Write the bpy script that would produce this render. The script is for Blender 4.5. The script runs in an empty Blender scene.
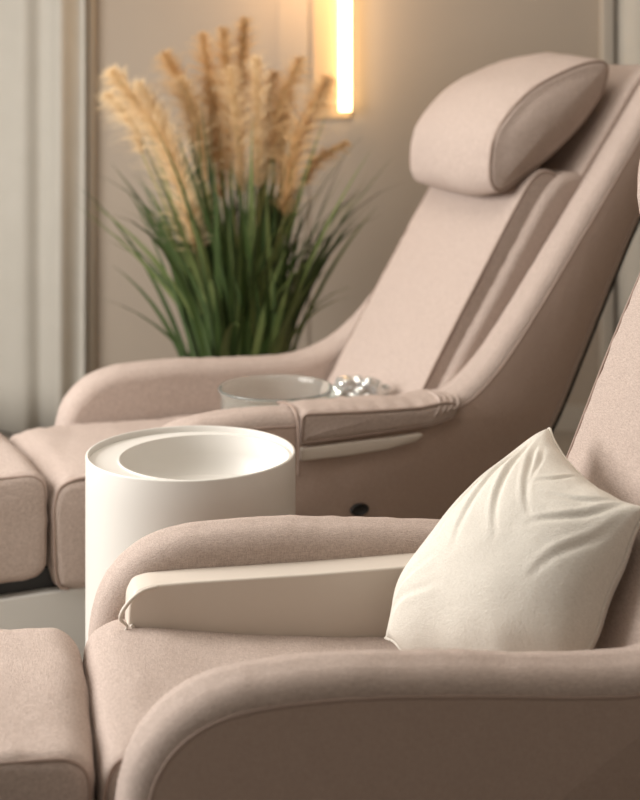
import bpy, bmesh, math, random
from mathutils import Vector, Matrix, noise
random.seed(7)
S = bpy.context.scene
COL = S.collection
try:
    S.view_settings.view_transform = 'Standard'
    S.view_settings.look = 'None'
except Exception: pass

# ------------------------------------------------------------ materials
def srgb(r, g, b):
    f = lambda c: (c/255/12.92) if c/255 <= 0.04045 else ((c/255+0.055)/1.055)**2.4
    return (f(r), f(g), f(b), 1)

def base_mat(name, col, rough=0.5, metal=0.0, sheen=0.0):
    m = bpy.data.materials.new(name); m.use_nodes = True
    p = m.node_tree.nodes['Principled BSDF']
    p.inputs['Base Color'].default_value = col
    p.inputs['Roughness'].default_value = rough
    p.inputs['Metallic'].default_value = metal
    if sheen:
        p.inputs['Sheen Weight'].default_value = sheen
        p.inputs['Sheen Roughness'].default_value = 0.5
    return m, m.node_tree, p

def mottled(name, c1, c2, scale=6, rough=0.5, bump=0.0, bscale=60, bdist=0.002, **k):
    m, nt, p = base_mat(name, c1, rough, **k)
    N, L = nt.nodes, nt.links
    tc = N.new('ShaderNodeTexCoord')
    n = N.new('ShaderNodeTexNoise'); n.inputs['Scale'].default_value = scale; n.inputs['Detail'].default_value = 4
    L.new(tc.outputs['Object'], n.inputs['Vector'])
    mx = N.new('ShaderNodeMix'); mx.data_type = 'RGBA'
    mx.inputs[6].default_value = c1; mx.inputs[7].default_value = c2
    L.new(n.outputs['Fac'], mx.inputs[0]); L.new(mx.outputs[2], p.inputs['Base Color'])
    if bump:
        nb = N.new('ShaderNodeTexNoise'); nb.inputs['Scale'].default_value = bscale; nb.inputs['Detail'].default_value = 3
        L.new(tc.outputs['Object'], nb.inputs['Vector'])
        b = N.new('ShaderNodeBump'); b.inputs['Strength'].default_value = bump; b.inputs['Distance'].default_value = bdist
        L.new(nb.outputs['Fac'], b.inputs['Height']); L.new(b.outputs['Normal'], p.inputs['Normal'])
    return m

def fabric(name, c1, c2, strength=0.5, thread=420, rough=0.9, sheen=0.0, big=0.35, spec=0.15):
    m, nt, p = base_mat(name, c1, rough, sheen=sheen)
    p.inputs['Specular IOR Level'].default_value = spec
    N, L = nt.nodes, nt.links
    tc = N.new('ShaderNodeTexCoord')
    outs = []
    for sc in ((0.15, 1, 1), (1, 1, 0.15), (1, 0.15, 1)):
        mp = N.new('ShaderNodeMapping'); mp.inputs['Scale'].default_value = sc
        L.new(tc.outputs['Object'], mp.inputs['Vector'])
        n = N.new('ShaderNodeTexNoise'); n.inputs['Scale'].default_value = thread
        n.inputs['Detail'].default_value = 2; n.inputs['Roughness'].default_value = 0.6
        L.new(mp.outputs['Vector'], n.inputs['Vector']); outs.append(n.outputs['Fac'])
    a = N.new('ShaderNodeMath'); a.operation = 'ADD'; L.new(outs[0], a.inputs[0]); L.new(outs[1], a.inputs[1])
    a2 = N.new('ShaderNodeMath'); a2.operation = 'ADD'; L.new(a.outputs[0], a2.inputs[0]); L.new(outs[2], a2.inputs[1])
    mr = N.new('ShaderNodeMapRange'); mr.inputs[1].default_value = 1.2; mr.inputs[2].default_value = 1.8
    L.new(a2.outputs[0], mr.inputs[0])
    mx = N.new('ShaderNodeMix'); mx.data_type = 'RGBA'
    mx.inputs[6].default_value = c1; mx.inputs[7].default_value = c2
    L.new(mr.outputs[0], mx.inputs[0]); L.new(mx.outputs[2], p.inputs['Base Color'])
    bg = N.new('ShaderNodeTexNoise'); bg.inputs['Scale'].default_value = 9; bg.inputs['Detail'].default_value = 3
    L.new(tc.outputs['Object'], bg.inputs['Vector'])
    b0 = N.new('ShaderNodeBump'); b0.inputs['Strength'].default_value = big; b0.inputs['Distance'].default_value = 0.012
    L.new(bg.outputs['Fac'], b0.inputs['Height'])
    b = N.new('ShaderNodeBump'); b.inputs['Strength'].default_value = strength; b.inputs['Distance'].default_value = 0.0016
    L.new(mr.outputs[0], b.inputs['Height']); L.new(b0.outputs['Normal'], b.inputs['Normal'])
    L.new(b.outputs['Normal'], p.inputs['Normal'])
    return m

M_fab = fabric('linen_fabric', srgb(176,157,146), srgb(211,194,183), strength=0.75, thread=640, big=0.5, sheen=0.03)
M_side = fabric('smooth_upholstery', srgb(168,146,133), srgb(180,159,146), strength=0.2, rough=0.65, thread=700, big=0.4, spec=0.3)
M_pipe = mottled('piping_fabric', srgb(148,127,115), srgb(162,141,129), 40, 0.75)
M_cream = mottled('cream_leatherette', srgb(208,197,184), srgb(214,204,192), 5, 0.42)
M_plinth = mottled('plinth_enamel', srgb(204,202,196), srgb(210,208,203), 3, 0.5)
M_white = mottled('white_enamel', srgb(212,208,201), srgb(218,214,207), 3, 0.40)
M_dark = mottled('black_rubber_gap_shade', srgb(22,20,19), srgb(34,31,29), 20, 0.5)  # black rubber parts, also the painted shade of the gap below the footrests
M_pillow = fabric('cream_cotton', srgb(216,209,197), srgb(232,226,215), strength=0.6, thread=640, big=0.55, rough=0.95, spec=0.05)
M_wall = mottled('wall_paint', srgb(170,157,142), srgb(178,165,150), 1.5, 0.8, bump=0.1, bscale=120)
M_panel = mottled('wall_panel_paint', srgb(182,173,160), srgb(188,179,166), 1.5, 0.75)
M_floor = mottled('floor_stone', srgb(140,132,122), srgb(162,154,144), 2.5, 0.4)
M_ceil = mottled('ceiling_paint', srgb(225,221,212), srgb(230,227,220), 1.5, 0.9)
M_curt = mottled('curtain_linen', srgb(188,183,172), srgb(199,194,184), 8, 0.9, bump=0.2, bscale=300)
M_metal = mottled('brushed_metal', srgb(190,182,170), srgb(202,194,183), 20, 0.3, metal=1.0)
M_pot = mottled('pot_ceramic', srgb(120,108,96), srgb(135,122,110), 9, 0.6)
M_soil = mottled('soil', srgb(50,38,28), srgb(74,58,44), 60, 0.95, bump=0.6)
M_leaf = mottled('grass_blade_green', srgb(38,56,26), srgb(76,96,46), 16, 0.45)
M_leaf2 = mottled('grass_blade_olive', srgb(76,96,48), srgb(130,140,84), 12, 0.5)
M_plume = mottled('plume_golden', srgb(242,212,166), srgb(251,229,190), 14, 0.9)
M_plume2 = mottled('plume_tan', srgb(214,174,120), srgb(234,200,150), 14, 0.9)
M_stalk = mottled('dry_stalk', srgb(140,140,80), srgb(165,155,95), 14, 0.7)
def glass(name, col, tr, rough, ior, metal=0.0):
    m, nt, p = base_mat(name, col, rough, metal)
    p.inputs['Transmission Weight'].default_value = tr; p.inputs['IOR'].default_value = ior
    return m
M_glass = glass('clear_glass', srgb(240,243,238), 0.90, 0.02, 1.40)
M_crystal = glass('silvery_glass', srgb(240,240,237), 0.4, 0.05, 1.6, 0.6)
ml, nt, p = base_mat('warm_led_diffuser', srgb(255,225,180), 0.5)
p.inputs['Emission Color'].default_value = (1.0, 0.68, 0.34, 1); p.inputs['Emission Strength'].default_value = 8
M_led = ml
M_glowplate = mottled('glow_tinted_backplate', srgb(192,166,132), srgb(198,172,138), 3, 0.6)  # amber glow beside the tube is put into the plate's colour

# ------------------------------------------------------------ helpers
def link(o, parent=None):
    COL.objects.link(o)
    if parent: o.parent = parent
    return o

def mesh_obj(name, verts, faces, mat, parent=None, smooth=True):
    me = bpy.data.meshes.new(name); me.from_pydata([tuple(v) for v in verts], [], faces)
    bm = bmesh.new(); bm.from_mesh(me); bmesh.ops.recalc_face_normals(bm, faces=bm.faces); bm.to_mesh(me); bm.free()
    me.materials.append(mat)
    if smooth:
        for p in me.polygons: p.use_smooth = True
    o = bpy.data.objects.new(name, me)
    return link(o, parent)

def catmull(pts, closed=True, n=10):
    out = []; N = len(pts)
    rng = range(N) if closed else range(N-1)
    for i in rng:
        if closed: p0,p1,p2,p3 = pts[(i-1)%N],pts[i],pts[(i+1)%N],pts[(i+2)%N]
        else: p0,p1,p2,p3 = pts[max(i-1,0)],pts[i],pts[i+1],pts[min(i+2,N-1)]
        for k in range(n):
            t = k/n
            out.append(tuple(0.5*((2*b)+(-a+c)*t+(2*a-5*b+4*c-d)*t*t+(-a+3*b-3*c+d)*t**3) for a,b,c,d in zip(p0,p1,p2,p3)))
    if not closed: out.append(tuple(pts[-1]))
    return out

def resample(pts, step, closed=True):
    P = [Vector(p) for p in pts]
    if closed: P = P+[P[0]]
    L = [0]
    for a,b in zip(P,P[1:]): L.append(L[-1]+(b-a).length)
    n = max(8, int(L[-1]/step)); out = []; j = 0
    cnt = n if closed else n+1
    for i in range(cnt):
        d = L[-1]*i/n
        while j < len(L)-2 and L[j+1] < d: j += 1
        f = (d-L[j])/max(L[j+1]-L[j],1e-9)
        out.append(P[j].lerp(P[j+1], min(f,1)))
    return out

def laplace(P, it):
    for _ in range(it):
        N = len(P); P = [P[i]*0.5+(P[i-1]+P[(i+1)%N])*0.25 for i in range(N)]
    return P

def round_poly(pts, step=0.012, smooth=6, spline=False):
    d = catmull(pts, True, 12) if spline else pts
    P = resample(d, step); P = laplace(P, smooth)
    A = sum(P[i-1].x*P[i].y-P[i].x*P[i-1].y for i in range(len(P)))
    if A < 0: P.reverse()
    return P

def normals2(P):
    N = len(P); out = []
    for i in range(N):
        t = (P[(i+1)%N]-P[i-1]); out.append(Vector((t.y,-t.x)).normalized())
    for _ in range(3):
        out = [((out[i-1]+out[i]*2+out[(i+1)%N])).normalized() for i in range(N)]
    return out

def prism(name, P, t0, t1, r, mat, parent=None, crown=0.0, puff=0.0, K=6, M=12, wrinkle=0.0, convex=False, seed=0, pucker=0.0):
    """closed outline P in the side plane (x,z), swept across y with rounded edges"""
    NN = normals2(P); N = len(P)
    rings = []
    for i in range(K+1):
        th = math.pi/2*i/K; rings.append((t0+r*(1-math.cos(th)), -r*(1-math.sin(th))))
    for i in range(1, M):
        w = -1+2*i/M
        rings.append((t0+r+(t1-t0-2*r)*i/M, crown*(1-w*w)))
    for i in range(K, -1, -1):
        th = math.pi/2*i/K; rings.append((t1-r*(1-math.cos(th)), -r*(1-math.sin(th))))
    V = []; F = []
    c = sum(P, Vector((0,0)))/N
    head = [(f, -puff*(1-f*f)) for f in (0.15,0.4,0.65,0.85)] if convex else []
    def addring(t, off, f=1.0):
        e = min(t-t0, t1-t)
        for i in range(N):
            pk = 0
            if pucker and f == 1.0:
                g = noise.noise(Vector((P[i].x*38+seed, P[i].y*38, (0 if t-t0<t1-t else 9))))
                pk = pucker*g*math.exp(-((e-r*0.9)/0.028)**2)
            q = P[i]+NN[i]*(off+pk)
            q = c+(q-c)*f
            V.append(Vector((q.x, t, q.y)))
    for f,dt in head: addring(t0+dt, -r, f)
    for t,off in rings: addring(t, off)
    for f,dt in reversed(head): addring(t1-dt, -r, f)
    nr = len(V)//N
    for k in range(nr-1):
        for i in range(N):
            j = (i+1)%N
            F.append((k*N+i, k*N+j, (k+1)*N+j, (k+1)*N+i))
    F.append(tuple(range(N))); F.append(tuple((nr-1)*N+i for i in range(N)))
    if wrinkle:
        for v in V:
            n = noise.noise(Vector((v.x*6+seed, v.y*6, v.z*6)))+0.5*noise.noise(Vector((v.x*14, v.y*14+seed, v.z*14)))
            v += Vector((n, n*0.3, n))*wrinkle
    return mesh_obj(name, V, F, mat, parent)

def tube(name, pts, rad, mat, parent=None, closed=False, res=8):
    P = [Vector(p) for p in pts]; N = len(P); V = []; F = []
    up = Vector((0.13,1,0.07)).normalized()
    for i in range(N):
        if closed: t = P[(i+1)%N]-P[i-1]
        else: t = P[min(i+1,N-1)]-P[max(i-1,0)]
        t.normalize(); a = t.cross(up)
        if a.length < 1e-3: a = t.cross(Vector((1,0,0)))
        a.normalize(); b = t.cross(a)
        rr = rad(i/(N-1)) if callable(rad) else rad
        for k in range(res):
            an = 2*math.pi*k/res; V.append(P[i]+(a*math.cos(an)+b*math.sin(an))*rr)
    for i in range(N if closed else N-1):
        j = (i+1)%N
        for k in range(res):
            F.append((i*res+k, i*res+(k+1)%res, j*res+(k+1)%res, j*res+k))
    if not closed: F.append(tuple(range(res))); F.append(tuple((N-1)*res+k for k in range(res)))
    return mesh_obj(name, V, F, mat, parent)

def outline_pipe(name, P, t, off, mat, parent, rad=0.0035, sel=None):
    NN = normals2(P)
    if sel is None:
        return tube(name, [Vector(((p+n*off).x,t,(p+n*off).y)) for p,n in zip(P,NN)], rad, mat, parent, closed=True)
    allp = []
    for p,n in zip(P,NN):
        q = p+n*off; allp.append(Vector((q.x,t,q.y)) if sel(q) else None)
    k = allp.index(None); allp = allp[k:]+allp[:k]
    best=[];cur=[]
    for a in allp+[None]:
        if a is None:
            if len(cur)>len(best): best=cur
            cur=[]
        else: cur.append(a)
    return tube(name, best, rad, mat, parent)

def box(name, lo, hi, mat, parent=None, bev=0.0):
    bm = bmesh.new(); bmesh.ops.create_cube(bm, size=1)
    for v in bm.verts:
        v.co = Vector([lo[i]+(v.co[i]+0.5)*(hi[i]-lo[i]) for i in range(3)])
    if bev: bmesh.ops.bevel(bm, geom=bm.edges[:], offset=bev, segments=3, affect='EDGES', profile=0.5)
    me = bpy.data.meshes.new(name); bm.to_mesh(me); bm.free(); me.materials.append(mat)
    o = bpy.data.objects.new(name, me); return link(o, parent)

def lathe(name, prof, mat, parent=None, n=72, centers=None):
    V=[];F=[]
    for i,(r,z) in enumerate(prof):
        cx = centers[i] if centers else 0
        for k in range(n):
            a = 2*math.pi*k/n; V.append(Vector((cx+r*math.cos(a), r*math.sin(a), z)))
    for i in range(len(prof)-1):
        for k in range(n):
            F.append((i*n+k, i*n+(k+1)%n, (i+1)*n+(k+1)%n, (i+1)*n+k))
    F.append(tuple(range(n))); F.append(tuple((len(prof)-1)*n+k for k in range(n)))
    return mesh_obj(name, V, F, mat, parent)

def empty(name, loc, rot=0, label='', cat='', group=None):
    e = bpy.data.objects.new(name, None); e.location = loc; e.rotation_euler = (0,0,rot); e.empty_display_size = 0.1
    COL.objects.link(e); e['label']=label; e['category']=cat
    if group: e['group']=group
    return e

# ------------------------------------------------------------ spa chair
SIDE = [(0.04,0.16),(0.012,0.28),(0.002,0.40),(0.012,0.49),(0.04,0.545),(0.09,0.587),(0.17,0.612),(0.32,0.618),(0.5,0.606),(0.66,0.590),(0.78,0.585),
        (0.88,0.612),(0.98,0.69),(1.08,0.81),(1.17,0.93),(1.30,1.105),(1.42,1.268),(1.54,1.43),(1.60,1.49),(1.67,1.475),(1.68,1.40),(1.60,1.25),
        (1.47,1.03),(1.38,0.86),(1.30,0.70),(1.19,0.49),(1.08,0.35),(0.93,0.25),(0.7,0.18),(0.4,0.14),(0.12,0.13)]
SIDE_W = [(0.04,0.16),(0.012,0.28),(0.002,0.40),(0.012,0.49),(0.04,0.545),(0.09,0.587),(0.17,0.612),(0.32,0.618),(0.5,0.608),(0.66,0.600),(0.77,0.610),
        (0.87,0.648),(0.97,0.728),(1.07,0.845),(1.16,0.965),(1.28,1.13),(1.40,1.285),(1.52,1.435),(1.60,1.49),(1.67,1.475),(1.68,1.40),(1.60,1.25),
        (1.47,1.03),(1.38,0.86),(1.30,0.70),(1.19,0.49),(1.08,0.35),(0.93,0.25),(0.7,0.18),(0.4,0.14),(0.12,0.13)]
BACK = [(0.90,0.42),(0.93,0.54),(1.00,0.68),(1.16,0.92),(1.41,1.26),(1.55,1.445),(1.63,1.465),(1.655,1.40),(1.47,1.08),(1.28,0.72),(1.16,0.5),(1.05,0.40)]
BCUSH = [(0.770,0.42),(0.780,0.48),(0.808,0.538),(0.907,0.707),(1.025,0.897),(1.133,1.070),(1.19,1.150),(1.23,1.174),(1.275,1.160),(1.285,1.115),(1.22,1.01),(1.08,0.79),(0.98,0.63),(0.93,0.5),(0.90,0.42),(0.84,0.385)]
BBOL = [(0.805,0.42),(0.822,0.49),(0.857,0.55),(0.952,0.700),(1.071,0.880),(1.180,1.050),(1.245,1.135),(1.29,1.165),(1.350,1.162),(1.36,1.10),(1.25,0.95),(1.10,0.74),(1.02,0.6),(0.98,0.5),(0.95,0.42),(0.87,0.385)]
HEAD = [(1.085,1.118),(1.064,1.170),(1.086,1.285),(1.185,1.392),(1.31,1.455),(1.42,1.485),(1.472,1.470),(1.456,1.395),(1.388,1.305),(1.285,1.217),(1.18,1.150),(1.12,1.115)]

def make_chair(loc, rot, sf, label, armdetail, up=0.0, hshift=0.0, dip=0.0, sb=0.15, fz=0.0):
    E = empty('spa_chair', loc, rot, label, 'chair', 'reclining pedicure spa chairs')
    def rec(pts, dx=0.0):
        out=[]
        for s,z in pts:
            ws=min(1,max(0,(s-0.82)/0.12)); wz=min(1,max(0,(z-0.52)/0.12))
            a=up*ws*wz; ds,dz=s-0.84,z-0.55
            out.append((0.84+ds*math.cos(a)-dz*math.sin(a)+dx, 0.55+ds*math.sin(a)+dz*math.cos(a)))
        return out
    for sgn in (-1,1):
        P = round_poly(rec(SIDE if (sgn<0 or up) else SIDE_W), 0.012, 4, True)
        t0,t1 = (-0.385,-0.268) if sgn<0 else (0.268,0.385)
        sp = prism('side_panel', P, t0, t1, 0.040, M_fab, E, K=8, M=4, crown=0.004, wrinkle=0.002, pucker=0.002, seed=31)
        tt = -0.387 if sgn<0 else 0.387
        outline_pipe('piping', P, tt*0.993, -0.036, M_pipe, sp, 0.0034)
        NN = normals2(P); Q = [p+n*-0.038 for p,n in zip(P,NN)]
        q0,q1 = (-0.3875,-0.378) if sgn<0 else (0.378,0.3875)
        pan = prism('outer_panel', Q, q0, q1, 0.002, M_side, sp, K=2, M=2)
        pan['label'] = 'smooth taupe outer panel'
        outline_pipe('frame_edge', P, tt*0.93, 0.001, M_dark, sp, 0.0065, sel=lambda q: q.x>1.0 and (q.x-1.17)*0.86-(q.y-0.93)*0.5>0.0 and q.y<1.40)
    prism('backrest', round_poly(rec(BACK), 0.015, 3, True), -0.275, 0.275, 0.01, M_fab, E, M=6)
    PB2 = round_poly(rec(BBOL), 0.010, 2, True)
    prism('back_bolster', PB2, -0.280, 0.280, 0.026, M_fab, E, K=8, M=10, wrinkle=0.002, seed=21, pucker=0.003)
    PC = round_poly(rec(BCUSH), 0.010, 2, True)
    bc = prism('back_cushion', PC, -0.254, 0.254, 0.014, M_fab, E, crown=0.008, wrinkle=0.004, seed=3, M=24, pucker=0.003)
    for t in (-0.2515,0.2515):
        outline_pipe('piping', PC, t, -0.003, M_pipe, bc, 0.0030, sel=lambda q: q.y>0.5)
    PH = round_poly(rec(HEAD, hshift), 0.010, 2, True)
    hd = prism('headrest', PH, -0.235, 0.235, 0.026, M_fab, E, K=8, crown=0.016, puff=0.026, convex=True, wrinkle=0.006, seed=8, M=24, pucker=0.003)
    for t in (-0.227,0.227): outline_pipe('piping', PH, t, -0.007, M_pipe, hd, 0.0036)
    d=dip
    seat = [(sf+0.010,sb),(sf,sb+0.05),(sf-0.002,0.42),(sf+0.012,0.470),(sf+0.06,0.484),(0.2,0.480-d*0.25),(0.4,0.478-d*0.65),(0.6,0.474-d*0.95),(0.90,0.47-d*1.1),(0.93,0.40-d*0.5),(0.90,0.35),(0.4,0.34),(sf+0.19,0.33),(sf+0.15,0.28),(sf+0.12,sb),(sf+0.07,sb-0.010)]
    PS = round_poly(seat, 0.010, 4, False)
    sc = prism('seat_cushion', PS, -0.262, 0.262, 0.026, M_fab, E, crown=0.007, wrinkle=0.006, seed=5, M=28, pucker=0.004)
    outline_pipe('piping', PS, -0.255, -0.006, M_pipe, sc, 0.0034, sel=lambda q: q.x<0.8 and q.y>0.2 and (q.y>0.38 or q.x<sf+0.05))
    box('seat_frame', (0.06,-0.266,0.17),(1.0,0.266,0.345), M_plinth, E, 0.01)
    a,b = sf-0.47, sf-0.006
    fr = [(a,0.27),(a,0.45+fz),(a+0.03,0.480+fz),(a+0.2,0.486+fz),(b-0.035,0.482+fz),(b-0.002,0.455+fz),(b,0.36),(b-0.003,0.265),(b-0.03,0.245),(a+0.04,0.245)]
    PF = round_poly(fr, 0.010, 5, False)
    fo = prism('footrest', PF, -0.255, 0.255, 0.028, M_fab, E, crown=0.007, wrinkle=0.005, seed=11, M=28, puff=0.006, convex=True, pucker=0.003)
    outline_pipe('piping', PF, -0.246, -0.009, M_pipe, fo, 0.0034)
    outline_pipe('piping', PF, 0.246, -0.009, M_pipe, fo, 0.0034)
    box('support_gap_shade', (sf-0.43,-0.215,0.20),(sf+0.10,0.215,0.26), M_dark, E, 0.005)  # black support block, widened to put the gap's shade into its colour
    box('plinth', (sf-0.46,-0.245,0.0),(1.05,0.245,0.212), M_plinth, E, 0.006)
    if not armdetail:
        tr = [(0.060,0.37),(0.060,0.480),(0.062,0.525),(0.074,0.548),(0.10,0.555),(0.17,0.556),(0.40,0.554),(0.66,0.556),(0.76,0.552),(0.80,0.50),(0.80,0.37)]
        PT = round_poly(tr, 0.006, 2, False)
        ty = prism('arm_tray', PT, 0.200, 0.275, 0.005, M_cream, E, K=5, M=4)
        ty['label'] = 'cream folding tray panel'
        lip=catmull([(0.112,0.197,0.553),(0.085,0.194,0.548),(0.060,0.191,0.530),(0.046,0.189,0.506),(0.058,0.188,0.490),(0.044,0.187,0.474),(0.034,0.188,0.456),(0.048,0.190,0.442),(0.068,0.192,0.450),(0.072,0.194,0.472),(0.066,0.196,0.490)],False,6)
        tube('folded_lip', lip, lambda f:0.0030+0.0010*math.sin(f*9), M_cream, ty)
    else:
        pad = [(0.420,0.534),(0.420,0.606),(0.435,0.616),(0.60,0.606),(0.76,0.600),(0.83,0.607),(0.868,0.600),(0.880,0.573),(0.862,0.548),(0.8,0.538),(0.6,0.532),(0.44,0.530)]
        PP = round_poly(pad, 0.008, 2, False)
        pd = prism('arm_pad', PP, -0.402, -0.25, 0.022, M_fab, E, crown=0.006, wrinkle=0.004, pucker=0.005)
        pd['label']='taupe padded arm cover'
        outline_pipe('piping', PP, -0.398, -0.008, M_pipe, pd, 0.0034)
        tube('seam', catmull([(0.418,-0.398,0.46),(0.418,-0.400,0.53),(0.418,-0.392,0.595),(0.418,-0.365,0.619),(0.418,-0.31,0.621),(0.418,-0.27,0.612)],False,8), 0.0035, M_pipe, pd)
        for k in range(4):
            x=0.815+k*0.018
            tube('gather', catmull([(x-0.018,-0.403,0.566+k*0.004),(x,-0.399,0.588),(x+0.008,-0.380,0.606-k*0.002),(x+0.012,-0.33,0.611-k*0.002),(x+0.010,-0.28,0.606)],False,6), lambda f:0.0015+0.0042*math.sin(math.pi*f), M_fab, pd)
        dr = [(0.425,0.494),(0.425,0.525),(0.5,0.526),(0.68,0.526),(0.76,0.528),(0.77,0.522),(0.75,0.508),(0.66,0.496),(0.55,0.493)]
        PD = round_poly(dr, 0.006, 1, False)
        dd = prism('arm_tray', PD, -0.400, -0.36, 0.004, M_cream, E, K=3, M=2)
        dd['label']='pale cream pull-out arm tray'
        bt = lathe('control_button', [(0.026,0),(0.026,0.006),(0.020,0.010),(0.019,0.008)], M_dark, E, 32)
        bt.rotation_euler=(math.pi/2,0,0); bt.location=(0.59,-0.387,0.352); bt.scale=(1,0.6,1)
    return E

C1 = make_chair((-0.355,2.375,0), math.radians(12), -0.015,
   'taupe upholstered reclining spa chair holding a cream pillow', False, up=0.13, hshift=0.05, dip=0.06)
C2 = make_chair((-0.60,3.80,0), math.radians(25), -0.160,
   'taupe reclining spa chair with bolster headrest beside potted grass', True, dip=0.01, sb=0.215, fz=0.022)

# ------------------------------------------------------------ pillow
def pillow():
    A=Vector((0.425,2.72,0.800)); B=Vector((0.070,2.57,0.452)); C=Vector((0.530,2.41,0.738)); D=Vector((0.390,2.29,0.462))
    n = 130; V=[];F=[]
    nrm = (C-A).cross(B-A).normalized()
    if nrm.y > 0: nrm = -nrm
    idx={}
    ctr=(A+B+C+D)/4
    def crease(u,v,u0,v0,u1,v1,wd,dep):
        dx,dy=u1-u0,v1-v0; L=math.hypot(dx,dy)
        t=((u-u0)*dx+(v-v0)*dy)/(L*L)
        dist=((u-u0)*dy-(v-v0)*dx)/L + 0.04*math.sin(t*4+u0*7)
        if t<-0.2 or t>1.2: return 0
        fade=max(0,math.sin(math.pi*min(1,max(0,(t+0.2)/1.4))))
        x=dist/wd
        return dep*fade*(-math.exp(-x*x)+0.5*math.exp(-(x-1.8)**2))
    CR=[(-0.95,-0.92,0.1,-0.55,.030,.0045),(-0.93,-0.86,0.1,-0.25,.034,.0055),(-0.92,-0.80,-0.1,0.05,.032,.0055),(-0.92,-0.68,-0.4,0.2,.028,.0045),(-0.95,-0.98,0.5,-0.82,.028,.0035),
        (-0.93,-0.55,-0.62,0.0,.024,.0035),(-0.92,0.88,-0.25,0.45,.032,.0055),(-0.85,0.95,0.1,0.70,.032,.005),(-0.93,0.80,-0.55,0.35,.026,.004),(-0.97,0.2,-0.6,0.05,.028,.0035),
        (0.9,-0.88,0.4,-0.5,.040,.004),(0.92,-0.80,0.55,-0.25,.034,.003)]
    for side in (1,-1):
        for i in range(n+1):
            for j in range(n+1):
                edge = i in (0,n) or j in (0,n)
                if side==-1 and edge: idx[(side,i,j)] = idx[(1,i,j)]; continue
                u=-1+2*i/n; v=-1+2*j/n
                pu=0.02 if u>0 else 0.12
                pv=0.04 if v>0 else -0.01
                uu=u*(1-pu*(1-v*v)); vv=v*(1-pv*(1-u*u))
                a=(uu+1)/2; b=(vv+1)/2
                p=A*(1-a)*(1-b)+B*a*(1-b)+C*(1-a)*b+D*a*b
                for (cu,cv,Q) in ((1,-1,B),(1,1,D)):
                    d2=(u-cu)**2+(v-cv)**2
                    p=p+(ctr-Q)*0.15*math.exp(-d2/0.13)
                d2=(u+1)**2+(v-1)**2
                p=p+(C-ctr)*0.045*math.exp(-d2/0.03)
                p=p+nrm*(0.003*math.sin(u*9+v*3)+0.002*math.sin(v*14))*max(abs(u),abs(v))**6
                h=((1-u*u)*(1-v*v))**0.42
                th=(0.130+0.02*u+0.006*v) if side==1 else 0.055
                w=0
                if side==1:
                    w+=noise.noise(Vector((u*1.3+4,v*1.3,0)))*0.010+noise.noise(Vector((u*3.2,v*3.2,5)))*0.0022
                    for c in CR: w+=crease(u,v,*c)
                V.append(p+nrm*side*(h*th)+nrm*w*min(1,h*1.6)); idx[(side,i,j)]=len(V)-1
    for side in (1,-1):
        for i in range(n):
            for j in range(n):
                F.append((idx[(side,i,j)],idx[(side,i+1,j)],idx[(side,i+1,j+1)],idx[(side,i,j+1)]))
    base=Vector((ctr.x,ctr.y,0.44))
    o = mesh_obj('throw_pillow',[v-base for v in V],F,M_pillow); o.location=base
    o['label']='cream cotton square throw pillow leaning in a taupe chair'; o['category']='pillow'
    rim=[V[idx[(1,i,0)]]-base for i in range(n)]+[V[idx[(1,n,j)]]-base for j in range(n)]+[V[idx[(1,n-i,n)]]-base for i in range(n)]+[V[idx[(1,0,n-j)]]-base for j in range(n)]
    tube('seam_piping',rim,0.0030,M_pillow,o,closed=True,res=6)
pillow()

# ------------------------------------------------------------ round basin table
E = empty('basin_table',(-0.272,3.10,0),0,'round off-white pedestal side table with recessed basin top','side table')
R=0.22; H=0.657
prof=[(R-0.012,0.0),(R-0.004,0.003),(R,0.012),(R,0.30),(R,H-0.06),(R,H-0.0035),(R-0.0007,H-0.001),(R-0.002,H),(R-0.0045,H),(R-0.0055,H-0.001),(R-0.006,H-0.003),(R-0.0065,H-0.013)]
cen=[0]*len(prof)
r0=0.177; cx=0.028
for (r,z) in [(r0+0.004,H-0.0132),(r0+0.0035,H-0.0105),(r0+0.001,H-0.0105),(r0,H-0.013),(r0-0.002,H-0.050),(r0-0.008,H-0.075),(r0-0.024,H-0.092),(r0-0.07,H-0.098),(0.05,H-0.100),(0.022,H-0.101)]:
    prof.append((r,z)); cen.append(cx)
tb=lathe('pedestal_basin',prof,M_white,E,128,cen)
es=tb.modifiers.new('e','EDGE_SPLIT'); es.split_angle=math.radians(38)
lathe('drain',[(0.020,H-0.102),(0.020,H-0.096),(0.014,H-0.095),(0.004,H-0.097)],M_metal,E,32).location=(cx,0,0)

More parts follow.
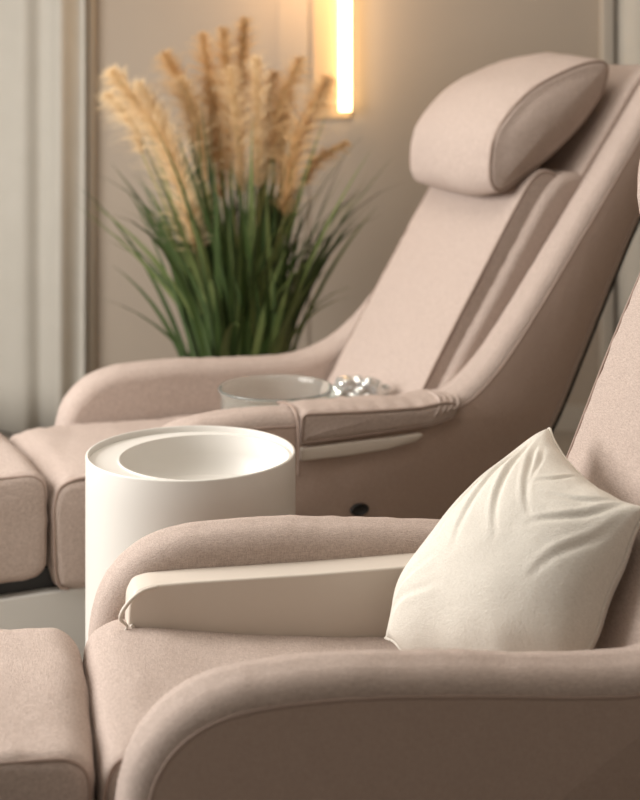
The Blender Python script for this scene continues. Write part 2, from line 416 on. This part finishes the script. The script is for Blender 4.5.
# ------------------------------------------------------------ bowl and ornament on the far seat
bz=0.492
bowl = lathe('glass_bowl',[(0.09,0),(0.135,0.002),(0.144,0.010),(0.147,0.05),(0.149,0.098),(0.150,0.104),(0.154,0.107),(0.155,0.112),(0.151,0.115),(0.145,0.113),(0.1435,0.10),(0.142,0.05),(0.137,0.016),(0.125,0.010),(0.03,0.010)],M_glass,None,96)
bowl.location=(-0.118,3.94,bz); bowl['label']='clear glass foot bowl on the chair seat'; bowl['category']='bowl'
def ornament():
    bm=bmesh.new()
    for (c,r,sc,sd) in (((-0.024,0.0,0.020),0.044,(1.2,0.85,1.0),1),((0.026,0.002,0.022),0.040,(1.2,0.8,1.0),2),((0.050,0.0,-0.004),0.030,(1.0,0.9,1.0),3),((-0.004,-0.004,-0.014),0.034,(1.5,0.85,0.9),5)):
        g=bmesh.ops.create_icosphere(bm,subdivisions=4,radius=1)
        for v in g['verts']:
            p=v.co.copy(); d=1+0.4*noise.noise(p*1.4+Vector((sd*5,0,0)))
            d+=0.22*(0.25-abs(noise.noise(p*2.2+Vector((0,sd*3,1)))))*2
            q=p*r*d; v.co=Vector(c)+Vector((q.x*sc[0],q.y*sc[1],q.z*sc[2]))
            v.co.z=max(v.co.z,-0.046)
    me=bpy.data.meshes.new('o'); bm.to_mesh(me); bm.free(); me.materials.append(M_crystal)
    for p in me.polygons: p.use_smooth=True
    o=bpy.data.objects.new('glass_ornament',me); link(o); o.location=(0.106,3.99,bz+0.066)
    o['label']='shiny crumpled silvery glass ornament beside the round bowl'; o['category']='ornament'
ornament()

# ------------------------------------------------------------ pampas plant
PX,PY=-0.27,5.02
E=empty('potted_pampas_grass',(PX,PY,0),0,'tall potted pampas grass with golden feathery plumes','potted plant')
lathe('pot',[(0.12,0),(0.135,0.01),(0.16,0.2),(0.175,0.34),(0.18,0.355),(0.172,0.36),(0.165,0.35),(0.155,0.32)],M_pot,E,48)
lathe('soil',[(0.158,0.315),(0.158,0.322),(0.08,0.33),(0.01,0.332)],M_soil,E,32)
V=[];F=[];MI=[]
def blade(base,ang,lean,length,width,droop,mi):
    d=Vector((math.cos(ang),math.sin(ang)*0.75,0))
    side=(Vector((-d.y,d.x,0)).normalized()*0.5+Vector((0.6,0.3,0))).normalized()
    n=9; s0=len(V)
    pos=base.copy(); tw=random.uniform(-1.2,1.2); ben=random.uniform(-0.25,0.25)
    for i in range(n+1):
        f=i/n; w=width*(1-f**2.4)*(0.6+0.4*min(1,f*4))+0.0004
        sd=(side*math.cos(tw*f)+Vector((0,0,1)).cross(side)*math.sin(tw*f))
        V.append(pos-sd*w/2); V.append(pos+sd*w/2)
        th=lean*0.5+f*lean*0.6+droop*f*f
        pos=pos+(d*math.sin(th)+side*ben*f*0.5+Vector((0,0,1))*math.cos(th))*length/n
    for i in range(n): F.append((s0+2*i,s0+2*i+1,s0+2*i+3,s0+2*i+2)); MI.append(mi)
for k in range(330):
    a=random.uniform(0,2*math.pi); rr=random.uniform(0,0.16)
    b=Vector((rr*math.cos(a),rr*math.sin(a),0.32))
    an=a+random.uniform(-1.1,1.1)
    lean=abs(random.gauss(0.25,0.28))
    L=random.uniform(0.50,0.85) if random.random()<0.65 else random.uniform(0.8,1.05)
    blade(b,an,lean,L,random.uniform(0.015,0.030),random.choice((0.0,0.0,0.1,0.4,1.0)),1 if random.random()<0.30 else 0)
lv=mesh_obj('grass_blades',V,F,M_leaf,E); lv['kind']='stuff'
lv.data.materials.append(M_leaf2)
lv.data.polygons.foreach_set('material_index',MI)
plumes=[((-.673,1.443),(-.405,.84),.070,0,-.22),((-.714,1.366),(-.60,1.16),.038,0,-.05),((-.522,1.5),(-.42,1.18),.050,1,0),((-.404,1.567),(-.364,1.12),.047,1,.05),
 ((-.33,1.584),(-.31,1.10),.046,1,.0),((-.26,1.618),(-.27,1.20),.046,1,.05),((-.215,1.483),(-.21,1.04),.047,0,-.03),((-.160,1.433),(-.195,1.06),.047,1,.06),((-.067,1.483),(-.168,1.14),.046,1,.0),
 ((.024,1.416),(-.12,.95),.058,1,-.08),((-.118,1.38),(-.135,1.04),.046,0,.05),((.09,1.20),(-.06,1.05),.024,1,.02),((-.37,1.40),(-.337,1.0),.047,1,.05),((-.47,1.416),(-.387,1.06),.046,0,-.02),
 ((-.60,1.40),(-.49,1.08),.044,0,-.1),((-.30,1.45),(-.27,1.02),.046,0,-.04)]
for (tip,bot,rad,mt,dy) in plumes:
    T=Vector((tip[0]-PX,dy-.02,tip[1])); B=Vector((bot[0]-PX,dy*0.7,bot[1])); G=Vector((random.uniform(-.05,.05)+ (bot[0]-PX)*.15,random.uniform(-.05,.05),0.33))
    dirv=(T-B)
    mid=B+dirv*0.5+Vector((dirv.x*(-0.18),0,dirv.length*0.05))
    axis=[Vector(a) for a in catmull([B,mid,T],False,10)]
    V=[];F=[]
    cnt=int(1250*(dirv.length/0.4))
    for k in range(cnt):
        f=random.random()**0.9; q=f*(len(axis)-1); i=min(int(q),len(axis)-2); p=axis[i].lerp(axis[i+1],q-i)
        ax=(axis[i+1]-axis[i]).normalized()
        a=random.uniform(0,2*math.pi); o1=ax.orthogonal().normalized(); o2=ax.cross(o1)
        out=o1*math.cos(a)+o2*math.sin(a)
        env=math.sin(math.pi*min(1,(f*0.84+0.14)))**0.7
        L=rad*1.8*env*random.uniform(0.35,1.5)+0.012
        sp=random.uniform(0.2,0.95)
        d=(out*sp+ax*0.85+Vector((random.uniform(-.3,.3),random.uniform(-.3,.3),0))).normalized()
        w=0.0009
        sd=Vector((random.uniform(-1,1),random.uniform(-1,1),random.uniform(-1,1))).cross(d).normalized()
        s0=len(V); pos=p.copy()
        for s in range(5):
            ff=s/4; ww=w*(1-ff)+0.0003
            V.append(pos-sd*ww); V.append(pos+sd*ww)
            pos=pos+(d+Vector((0,0,-0.8*ff))+out*0.15*ff)*L/4
        for s in range(4): F.append((s0+2*s,s0+2*s+1,s0+2*s+3,s0+2*s+2))
    mesh_obj('plume',V,F,(M_plume,M_plume2)[mt],E)
    tube('stalk',catmull([G,G.lerp(B,.5)+Vector((0,0,.05)),B,mid,T],False,6),0.0035,M_stalk,E,res=6)

# ------------------------------------------------------------ room
def struct(o): o['kind']='structure'; return o
struct(box('floor',(-2.7,-1.0,-0.05),(2.7,6.0,0.0),M_floor))
struct(box('ceiling',(-2.7,-1.0,2.8),(2.7,6.0,2.85),M_ceil))
struct(box('wall_back',(-2.7,5.9,0),(2.7,6.0,2.8),M_wall))
struct(box('wall_right',(2.6,-1.0,0),(2.7,5.9,2.8),M_wall))
def multi(name,boxes,mat):
    V=[];F=[]
    for lo,hi in boxes:
        s=len(V)
        for x in (lo[0],hi[0]):
            for y in (lo[1],hi[1]):
                for z in (lo[2],hi[2]): V.append((x,y,z))
        F+= [tuple(s+i for i in f) for f in ((0,1,3,2),(4,6,7,5),(0,4,5,1),(2,3,7,6),(0,2,6,4),(1,5,7,3))]
    return mesh_obj(name,V,F,mat,smooth=False)
struct(multi('wall_left',[((-2.7,-1,0),(-2.6,1.0,2.8)),((-2.7,4.6,0),(-2.6,5.9,2.8)),((-2.7,1.0,0),(-2.6,4.6,0.5)),((-2.7,1.0,2.55),(-2.6,4.6,2.8))],M_wall))
struct(multi('window_1',[((-2.69,1.0,0.5),(-2.61,1.06,2.55)),((-2.69,4.54,0.5),(-2.61,4.6,2.55)),((-2.69,1.0,0.5),(-2.61,4.6,0.56)),((-2.69,1.0,2.49),(-2.61,4.6,2.55)),((-2.68,2.77,0.5),(-2.62,2.83,2.55))],M_ceil))
struct(box('baseboard_back',(-2.6,5.885,0),(2.6,5.9,0.10),M_panel))
struct(box('trim_1',(-0.96,5.86,0.0),(-0.90,5.9,2.8),M_panel,bev=0.015))
struct(box('trim_2',(1.12,5.86,0.0),(1.18,5.9,2.8),M_panel,bev=0.012))
struct(box('trim_3',(-0.17,5.892,0.0),(-0.045,5.9,2.8),M_wall,bev=0.003))

def curtain(x0,x1,y,label,amp,per):
    n=int((x1-x0)/0.006); V=[];F=[]
    zs=[0.015+i*(2.76/14) for i in range(15)]
    for z in zs:
        for i in range(n+1):
            x=x0+(x1-x0)*i/n
            ph=x*2*math.pi/per+2.2*math.sin(x*7)+0.15*math.sin(z*2+x*5)
            yy=amp*math.sin(ph)+amp*0.45*math.sin(ph*0.53+1)+amp*0.12*math.sin(ph*2.3+z*0.8)
            V.append((x-(x0+x1)/2,yy,z))
    for k in range(len(zs)-1):
        for i in range(n):
            a=k*(n+1)+i; F.append((a,a+1,a+n+2,a+n+1))
    o=mesh_obj('curtain',V,F,M_curt); o.location=((x0+x1)/2,y,0)
    so=o.modifiers.new('t','SOLIDIFY'); so.thickness=0.002
    o['label']=label; o['category']='curtain'; o['group']='floor length linen curtains'
curtain(-2.4,-0.93,5.79,'pale grey linen curtain in soft vertical folds beside the plant',0.025,0.17)
curtain(1.18,2.4,5.80,'pale linen curtain behind the reclined chair back',0.020,0.15)

# wall light
E=empty('wall_light',(0.09,5.892,1.28),0,'slim vertical warm LED tube light on the beige wall','wall lamp')
box('backplate',(-0.115,-0.006,-0.03),(0.035,-0.001,1.0),M_glowplate,E,0.002)
tube('light_tube',[(0.010,-0.045,0.0),(0.010,-0.045,0.3),(0.010,-0.045,0.6),(0.010,-0.045,0.95)],0.025,M_led,E,res=24)
box('bracket',(-0.002,-0.035,0.10),(0.022,-0.006,0.14),M_metal,E,0.003)

# ------------------------------------------------------------ lights
def area(name,loc,target,size,size_y,power,col):
    l=bpy.data.lights.new(name,'AREA'); l.shape='RECTANGLE'; l.size=size; l.size_y=size_y; l.energy=power; l.color=col
    o=bpy.data.objects.new(name,l); COL.objects.link(o); o.location=loc
    o.rotation_euler=(Vector(target)-Vector(loc)).to_track_quat('-Z','Y').to_euler(); return o
area('window_daylight',(-2.55,2.9,1.75),(0.4,3.1,0.6),2.0,1.5,130,(1.0,0.975,0.945))
area('overhead_fill',(0.0,3.4,2.75),(0.0,3.5,0),1.2,1.6,18,(1.0,0.94,0.87))  # added soft fill from above, no lamp fitting is seen there
l=bpy.data.lights.new('wall_glow_boost','POINT'); l.energy=5.0; l.color=(1.0,0.60,0.28); l.shadow_soft_size=0.08  # extra point light, added off the tube to strengthen the amber wall glow
o=bpy.data.objects.new('wall_glow_boost',l); COL.objects.link(o); o.location=(-0.08,5.62,1.80)
w=bpy.data.worlds.new('World'); S.world=w; w.use_nodes=True
w.node_tree.nodes['Background'].inputs[0].default_value=(1.0,0.95,0.90,1); w.node_tree.nodes['Background'].inputs[1].default_value=0.25

# ------------------------------------------------------------ camera
cd=bpy.data.cameras.new('Camera'); cam=bpy.data.objects.new('Camera',cd); COL.objects.link(cam)
cam.location=(0,0,1.48); cam.rotation_euler=(math.pi/2,0,0)
cd.sensor_width=36; cd.lens=66.15; cd.shift_y=-0.424; cd.clip_start=0.05
cd.dof.use_dof=True; cd.dof.focus_distance=2.75; cd.dof.aperture_fstop=2.8
S.camera=cam
